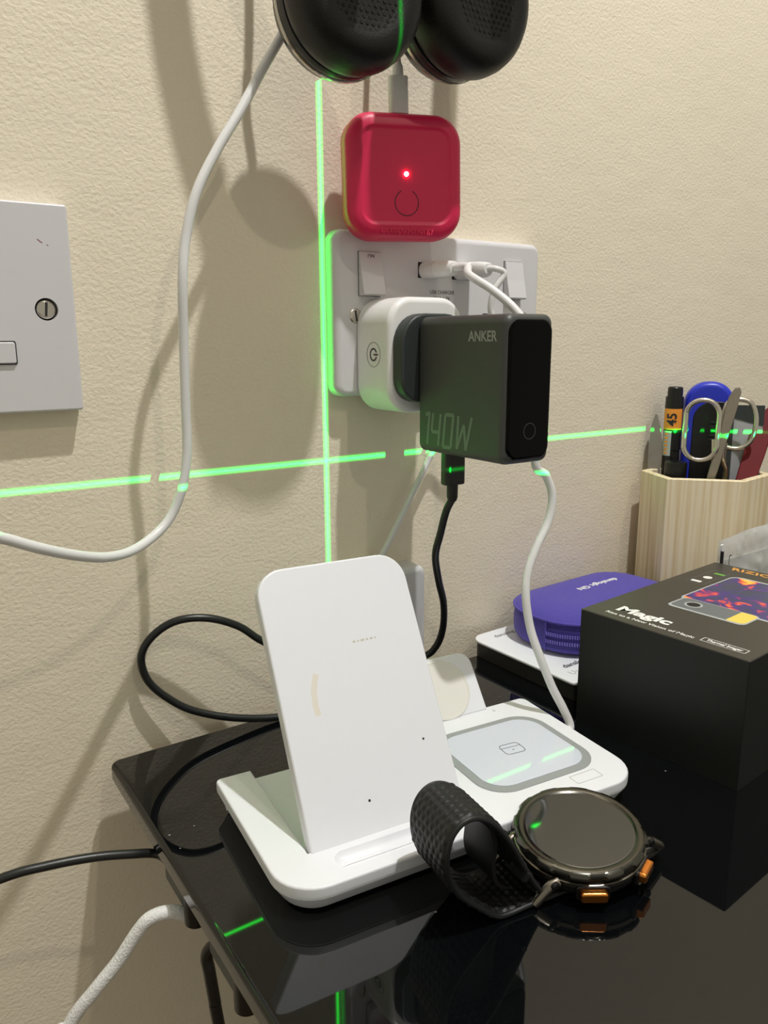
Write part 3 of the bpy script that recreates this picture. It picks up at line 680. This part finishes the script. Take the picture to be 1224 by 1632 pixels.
QX = frame((174.5, -42, ZT+12.1), (.9985, .05, 0), (-.05, .9985, 0))
t = thing('zip_case', 'purple fabric zip case with white lettering, lying on the white booklet', 'case', (174.5, -42, ZT+12.1))
qo = rrect(-58, 58, -36, 33, [26, 30, 30, 26], 10)
b = BM(); stack(b, qo, [(0, 9), (.6, 5), (2.2, 2), (5, .5), (9, 0), (15, 0), (19, .5), (21, 1.2)], QX); lo = obj('lower_shell', b, PURP, t)
b = BM(); stack(b, qo, [(20.5, 1.5), (21.2, .3), (22.0, .4), (23.6, 2.2), (25.4, 5.5), (26.9, 10.5), (27.8, 16.5), (28.2, 22.5)], QX); up = obj('upper_shell', b, PURP, t)
b = BM(); ring = inset(qo, .1); tube(b, [QX @ Vector((x, y, 21.3)) for x, y in ring], .9, 8, 3, closed=True); obj('piping', b, PURP, t)
# zip along the front: from the left corner to the right
fr_i = [p for p in inset(qo, -.35)]
path = [p for p in fr_i if p[1] < -9 and p[0] < 20]
P2 = spline([(x, y, 0) for x, y in path], 6)
b = BM()
for w0, w1 in ((5.0, 17.5),):
    va = [b.verts.new(QX @ Vector((p.x, p.y, w0))) for p in P2]; vb = [b.verts.new(QX @ Vector((p.x, p.y, w1))) for p in P2]
    for i in range(len(P2)-1): b.faces.new((va[i], va[i+1], vb[i+1], vb[i]))
zt_ = obj('zip_tape', b, PURPD, t)
b = BM(); tot = [0]
for a, c in zip(P2, P2[1:]): tot.append(tot[-1]+(c-a).length)
s = 1.0
while s < tot[-1]-1:
    for i in range(len(tot)-1):
        if tot[i+1] >= s: break
    q = (s-tot[i])/(tot[i+1]-tot[i]); p = P2[i].lerp(P2[i+1], q); tg = (P2[i+1]-P2[i]).normalized(); nr = Vector((tg.y, -tg.x, 0))
    for w0 in (8.0, 12.6):
        MM = QX @ frame((p.x, p.y, w0), tg, (0, 0, 1)); box(b, -.42, .42, 0, 2.0, 0, .7, MM)
    s += 1.45
obj('zip_teeth', b, TEETH, t, kind='stuff', smooth=False)
b = BM(); tube(b, [QX @ Vector((path[0][0], path[0][1], 2.5)), QX @ Vector((path[0][0]-.2, path[0][1], 11)), QX @ Vector((path[0][0], path[0][1], 20.5))], .6, 8); obj('seam', b, PURP, t)
text('lettering', 'danalogic GN', 4.4, QX @ T(9, 4, 28.25) @ Matrix.Rotation(R(180), 4, 'Z'), PW, t, ext=.05, off=.14, xs=1.15)

# ================================================================== PEN HOLDER AND ITS CONTENTS
HP = [(256, -10), (240.5, -44), (274, -80), (316, -74), (332, -40), (308, -6)]
RIM = -150
t = thing('pen_holder', 'hexagonal pale pine pen holder at the right against the wall', 'holder', (286, -42, ZT))
b = BM(); stack(b, HP, [(ZT+.05, 0), (RIM-.6, 0), (RIM, .6), (RIM, 4.2), (RIM-.6, 4.8), (ZT+5, 4.8)]); obj('holder_body', b, WOOD, t, smooth=False)
CR = Vector((math.cos(CYAW+.3), -math.sin(CYAW+.3), 0))
# marker
p = at(1071.5, 690, 17)
t = thing('marker_pen', 'black capped marker pen with an orange label, leftmost pen in the wooden holder', 'marker', (p.x, p.y, ZT+6))
def post(bm, prof, M=Matrix.Identity(4), n=32): lathe(bm, prof, M, n)
b = BM(); post(b, [(5.6, ZT+6), (6.0, ZT+8), (6.0, -136.5), (5.6, -136)], T(p.x, p.y, 0)); obj('barrel', b, CASEB, t)
b = BM(); post(b, [(6.3, -136), (6.4, -103.5), (6.2, -97.5), (5.3, -97.2), (5.2, -91.3), (4.6, -90.6), (4.3, -90.6), (4.2, -92), (.1, -92)], T(p.x, p.y, 0)); cp = obj('cap', b, CASEB, t)
def wrap(bm, r, z0, z1, a0, a1, n=16):
    for zz in (0,):
        va = [bm.verts.new((p.x+r*math.cos(R(a0+(a1-a0)*k/n)), p.y+r*math.sin(R(a0+(a1-a0)*k/n)), z0)) for k in range(n+1)]
        vb = [bm.verts.new((p.x+r*math.cos(R(a0+(a1-a0)*k/n)), p.y+r*math.sin(R(a0+(a1-a0)*k/n)), z1)) for k in range(n+1)]
        for k in range(n): bm.faces.new((va[k], va[k+1], vb[k+1], vb[k]))
ca = math.degrees(math.atan2(CPOS.y-p.y, CPOS.x-p.x))
b = BM(); wrap(b, 6.5, -121, -106, ca-75, ca+62); obj('label_orange', b, LABELO, t, label='orange label')
b = BM(); wrap(b, 6.5, -140, -122, ca-70, ca-5); obj('label_white', b, PSIL, t, label='pale printed label')
b = BM()
for k in range(6):
    z0 = -138.6+k*2.7; wrap(b, 6.58, z0, z0+1.5, ca-52+(k % 2)*4, ca-26, 6)
obj('printed_marks', b, LABELO, t)
cdv = Vector((math.cos(R(ca-6)), math.sin(R(ca-6)), 0))
rr_ = Vector((0, 0, 1)).cross(cdv)
text('lettering', '45', 6.6, frame(p*1 + cdv*6.55 + Vector((0, 0, -113.5-p.z)), (0, 0, 1), -rr_), DARKP, t, ext=.05, off=.2)
# grey pointed blade against the wall
t_o = at(1044, 690, 6)
t = thing('letter_opener', 'grey pointed blade standing in the holder beside the wall, left of the black marker', 'opener', (272, -13, ZT+6))
q0, q1 = at(1042, 745, 11), at(1046, 660, 8)
b = BM(); M = lean(q0, CR, (q1-q0)); hgt = (q1-q0).length
prism(b, [(-4, -60), (4, -60), (4.6, hgt*.3), (3.6, hgt*.75), (.6, hgt), (-.6, hgt), (-3.4, hgt*.75), (-4.4, hgt*.3)], -.6, .6, M); obj('blade', b, GREYD, t)
# black cap / tube at the left front
p2 = at(1076, 755, 33)
t = thing('black_tube', 'short black cylinder just showing over the rim of the wooden holder', 'tube', (p2.x, p2.y, ZT+6))
b = BM(); post(b, [(7.4, ZT+6), (7.6, ZT+7), (7.6, -142.5), (7.2, -141.8), (.1, -141.8)], T(p2.x, p2.y, 0)); obj('tube', b, CASEB, t)
# blue and black roller
p = at(1120, 690, 28)
M = frame((p.x+2, p.y-1, 0), CR, (0, 0, 1))
t = thing('hand_tool', 'rounded blue and black plastic tool behind the scissor handles', 'tool', (p.x, p.y, ZT+6))
b = BM(); prism(b, [(x, z) for x, z in rrect(-16.5, 17, ZT+6, -87, [15, 16, 3, 3], 9)], -7, 7, M, 3, 4, 4); obj('shell', b, BLUE, t)
b = BM(); prism(b, rrect(-10, 17.2, ZT+7, -101, [9, 13, 2, 2], 7), 0, 1.2, M @ T(0, 0, 6.6), 0, .6); pn = obj('grip_panel', b, CASEB, t, label='black grip panel')
b = BM()
for k in range(5): box(b, 2, 12, -116-k*3.2, -114.8-k*3.2, 0, .5, M @ T(0, 0, 7.8))
obj('grip_ribs', b, FOOTB, pn)
# scissors
t = thing('scissors', 'metal scissors with two open loop handles, standing point down in the wooden holder', 'scissors', (272, -58, ZT+6))
def ring_handle(px, d, w2, h2, zc, shank_px, name):
    c = at(px[0], px[1], d); M = frame(c, CR, (0, 0, 1))
    o = rrect(-w2, w2, -h2, h2, w2*.96, 9)
    b = BM(); tube(b, [M @ Vector((x, y, 0)) for x, y in o], 1.75, 10, 3, closed=True); hn = obj('handle', b, STEELW, t)
    return c, M
ring_handle((1118, 686), 50, 10.6, 20.6, 0, None, '')
c2 = at(1177, 677, 58); M2 = frame(c2, CR, (.06, 0, 1))
o2 = [(-10, 9), (-7.5, 15.5), (0, 17.5), (7, 15.0), (10.5, 7), (10.8, -3), (8, -12), (1.5, -16.5), (-6, -16), (-9, -13), (-10.5, -3)]
b = BM(); tube(b, [M2 @ Vector((x, y, 0)) for x, y in o2]+[M2 @ Vector((o2[0][0], o2[0][1], 0))], 1.75, 10, 6, closed=True); obj('handle', b, STEELW, t)
b = BM(); tube(b, [at(1139, 700, 50), at(1138, 730, 51), at(1136, 765, 52), Vector((276, -54, -190)), Vector((282, -54, ZT+6))], lambda q: 2.3-.8*q, 10); obj('blade', b, STEELW, t)
b = BM(); tube(b, [at(1154, 705, 58), at(1152, 735, 57), at(1154, 765, 56), Vector((280, -50, -190)), Vector((284, -50, ZT+6))], lambda q: 2.3-.8*q, 10); obj('blade', b, STEELW, t)
# flat silver tool in front
q0, q1 = at(1134, 757, 56), at(1175, 616, 62)
t = thing('metal_spatula', 'slim flat metal tool leaning across the scissor handles', 'tool', (q0.x, q0.y, ZT+6))
ax = (q1-q0).normalized(); M = lean(q0, CR, ax); hl = (q1-q0).length
b = BM(); stack(b, [(-2.2, -30), (2.2, -30), (3.2, hl*.2), (3.8, hl*.8), (3.6, hl-3), (1.6, hl), (-1.2, hl-1.5), (-3.4, hl-8), (-3.4, hl*.7), (-2.6, hl*.2)], [(-1.1, .5), (-.5, 0), (.5, 0), (1.1, .9)], M); obj('blade', b, BRONZE, t)
# grey slab
p = at(1182, 715, 47)
t = thing('plastic_case', 'light grey flat plastic case behind the right scissor handle', 'case', (p.x, p.y, ZT+6))
M = frame((p.x, p.y, 0), CR, (.10, 0, 1))
b = BM(); prism(b, rrect(-11, 11, ZT+7, -104, 1.5, 3), -3, 3, M, .6, .8); obj('body', b, GREYB, t)
b = BM(); prism(b, [(-11.2, -112), (11.2, -118), (11.2, -103.5), (-11.2, -103.5)], 0, .5, M @ T(0, 0, 3.0)); obj('dark_band', b, FOOTB, t, label='dark grey band at the top')
b = BM(); prism(b, [(-11.2, -180), (-8.4, -180), (-8.4, -110), (-11.2, -110)], 0, .6, M @ T(0, 0, 3.0)); obj('dark_edge', b, FOOTB, t, label='dark grey edge')
# dark red handle
q0, q1 = at(1186, 770, 66), at(1223, 652, 58)
t = thing('craft_knife', 'dark red flat handle leaning to the right in the wooden holder', 'knife', (q0.x, q0.y, ZT+6))
ax = (q1-q0).normalized(); M = lean(q0, CR, ax); hl = (q1-q0).length
b = BM(); prism(b, [(-6.0, -6), (6.0, -6), (7.4, hl*.4), (7.4, hl*.9), (5, hl), (1, hl+2), (-4, hl-6), (-6.5, hl*.6)], -2.4, 2.4, M, .8, .9); obj('handle', b, REDP, t)
b = BM(); lathe(b, [(1.6, 0), (1.6, .4), (1.2, .6), (.1, .6)], M @ T(3.5, hl-4, 2.4), 14); obj('rivet', b, CHROME, t)

# ================================================================== CLEAR PACKET
t = thing('plastic_packet', 'crinkled clear plastic packet behind the black box, in front of the wooden holder', 'packet', (262, -96, ZT))
M = frame((226, -97, ZT), (1, .02, 0), (0, 0, 1))
b = BM(); prism(b, rrect(3, 66, 2, 62, 3), -3, -1.5, M); obj('card', b, CARD, t)
b = BM(); nx, nz = 40, 34; vs = {}
from mathutils import noise as NZ
for side in (0, 1):
    for i in range(nx+1):
        for j in range(nz+1):
            u, v = i/nx, j/nz; env = (math.sin(math.pi*min(max(u, .0), 1))*math.sin(math.pi*min(v, 1)))**.4
            n = NZ.noise(Vector((u*5, v*4, side*7)))*3.2 + abs(NZ.noise(Vector((u*11, v*9, 3+side*5))))*3.0
            top = 76+6*u+2*NZ.noise(Vector((u*4, 1, 1)))
            wz = (4.5+n)*env*(1 if side == 0 else -.55)
            vs[side, i, j] = b.verts.new(M @ Vector((u*82+1.2*NZ.noise(Vector((0, v*5, 2))), max(v*top, .2), wz-1.5)))
for side in (0, 1):
    for i in range(nx):
        for j in range(nz): b.faces.new((vs[side, i, j], vs[side, i+1, j], vs[side, i+1, j+1], vs[side, i, j+1]))
bmesh.ops.remove_doubles(b, verts=b.verts, dist=.02)
obj('film', b, FILM, t, ang=25)
b = BM(); prism(b, rrect(-1.2, 1.0, 46, 71, .5, 2), 0, 1, M @ T(0, 0, 1)); obj('black_strip', b, CASEB, t, label='black strip at the left edge')
b = BM(); prism(b, rrect(-2, .5, 70, 74.5, .8, 3), 0, 1.4, M @ T(0, 0, 1)); obj('corner', b, WHITE, t)
b = BM(); stroke(b, arc(1.1, 180, 20, 10, 5.2, 66)[::-1]+[(4.1, 60)], .6, .1, M @ T(0, 0, 4)); obj('printed_hook', b, DARKP, t)

# ================================================================== CABLE CLIPS AND CABLES BELOW THE DESK EDGE
def clip(y, label):
    t = thing('cable_clip', label, 'clip', (-127, y, ZT-9.5), 'cable clips under the desk edge')
    b = BM(); prism(b, rrect(-131, -121.5, y-13, y+12, 2, 4), ZT-20, ZT-9.6, f0=2.5); obj('body', b, FOOTB, t)
    b = BM(); lathe(b, [(3.6, ZT-25), (4.6, ZT-24), (4.6, ZT-9.7)], T(-127.0, y-13.5, 0), 24); obj('cap', b, CASEB, t)
clip(-97, 'black cable clip under the left desk edge, holding the black cable')
clip(-146, 'black cable clip under the left desk edge, nearer the front, below the white braided cable')
t = thing('black_cable', 'black cable crossing the wall at the lower left and ending in a desk clip', 'cable', (-128, -88, -270))
pts = [at(-330, 1590, 58), at(-150, 1467, 66), at(0, 1401, 70), at(75, 1380, 72), at(150, 1366, 74), at(210, 1361, 76), at(250, 1361, 77), Vector((-128, -84, ZT-14.2)), Vector((-126.5, -97, ZT-14.8))]
b = BM(); tube(b, pts, 1.9, 12); obj('cord', b, CABLEB, t)
t = thing('black_cable', 'black cable hanging straight down from the nearer desk clip', 'cable', (-122.5, -150, -300))
pts = [Vector((-127, -135, ZT-15)), at(330, 1520, 131), at(334, 1550, 132), at(342, 1595, 133), at(351, 1645, 134), Vector((-118, -140, -420)), Vector((-112, -150, -700)), Vector((-100, -160, -997))]
b = BM(); tube(b, pts, 2.3, 12); obj('cord', b, CABLEB, t)
t = thing('braided_cable', 'white braided cable rising from the bottom left and passing under the desk edge', 'cable', (-128, -110, -285))
pts = [Vector((-260, -40, -997)), Vector((-250, -60, -600)), at(55, 1760, 88), at(112, 1632, 92), at(150, 1580, 95), at(190, 1530, 97), at(218, 1487, 99), at(240, 1463, 101), at(275, 1453, 103), at(322, 1459, 106), Vector((-112, -113, ZT-18.5)), Vector((-95, -120, ZT-16)), Vector((-70, -122, ZT-14))]
b = BM(); tube(b, pts, 2.75, 12); obj('cord', b, BRAID, t)
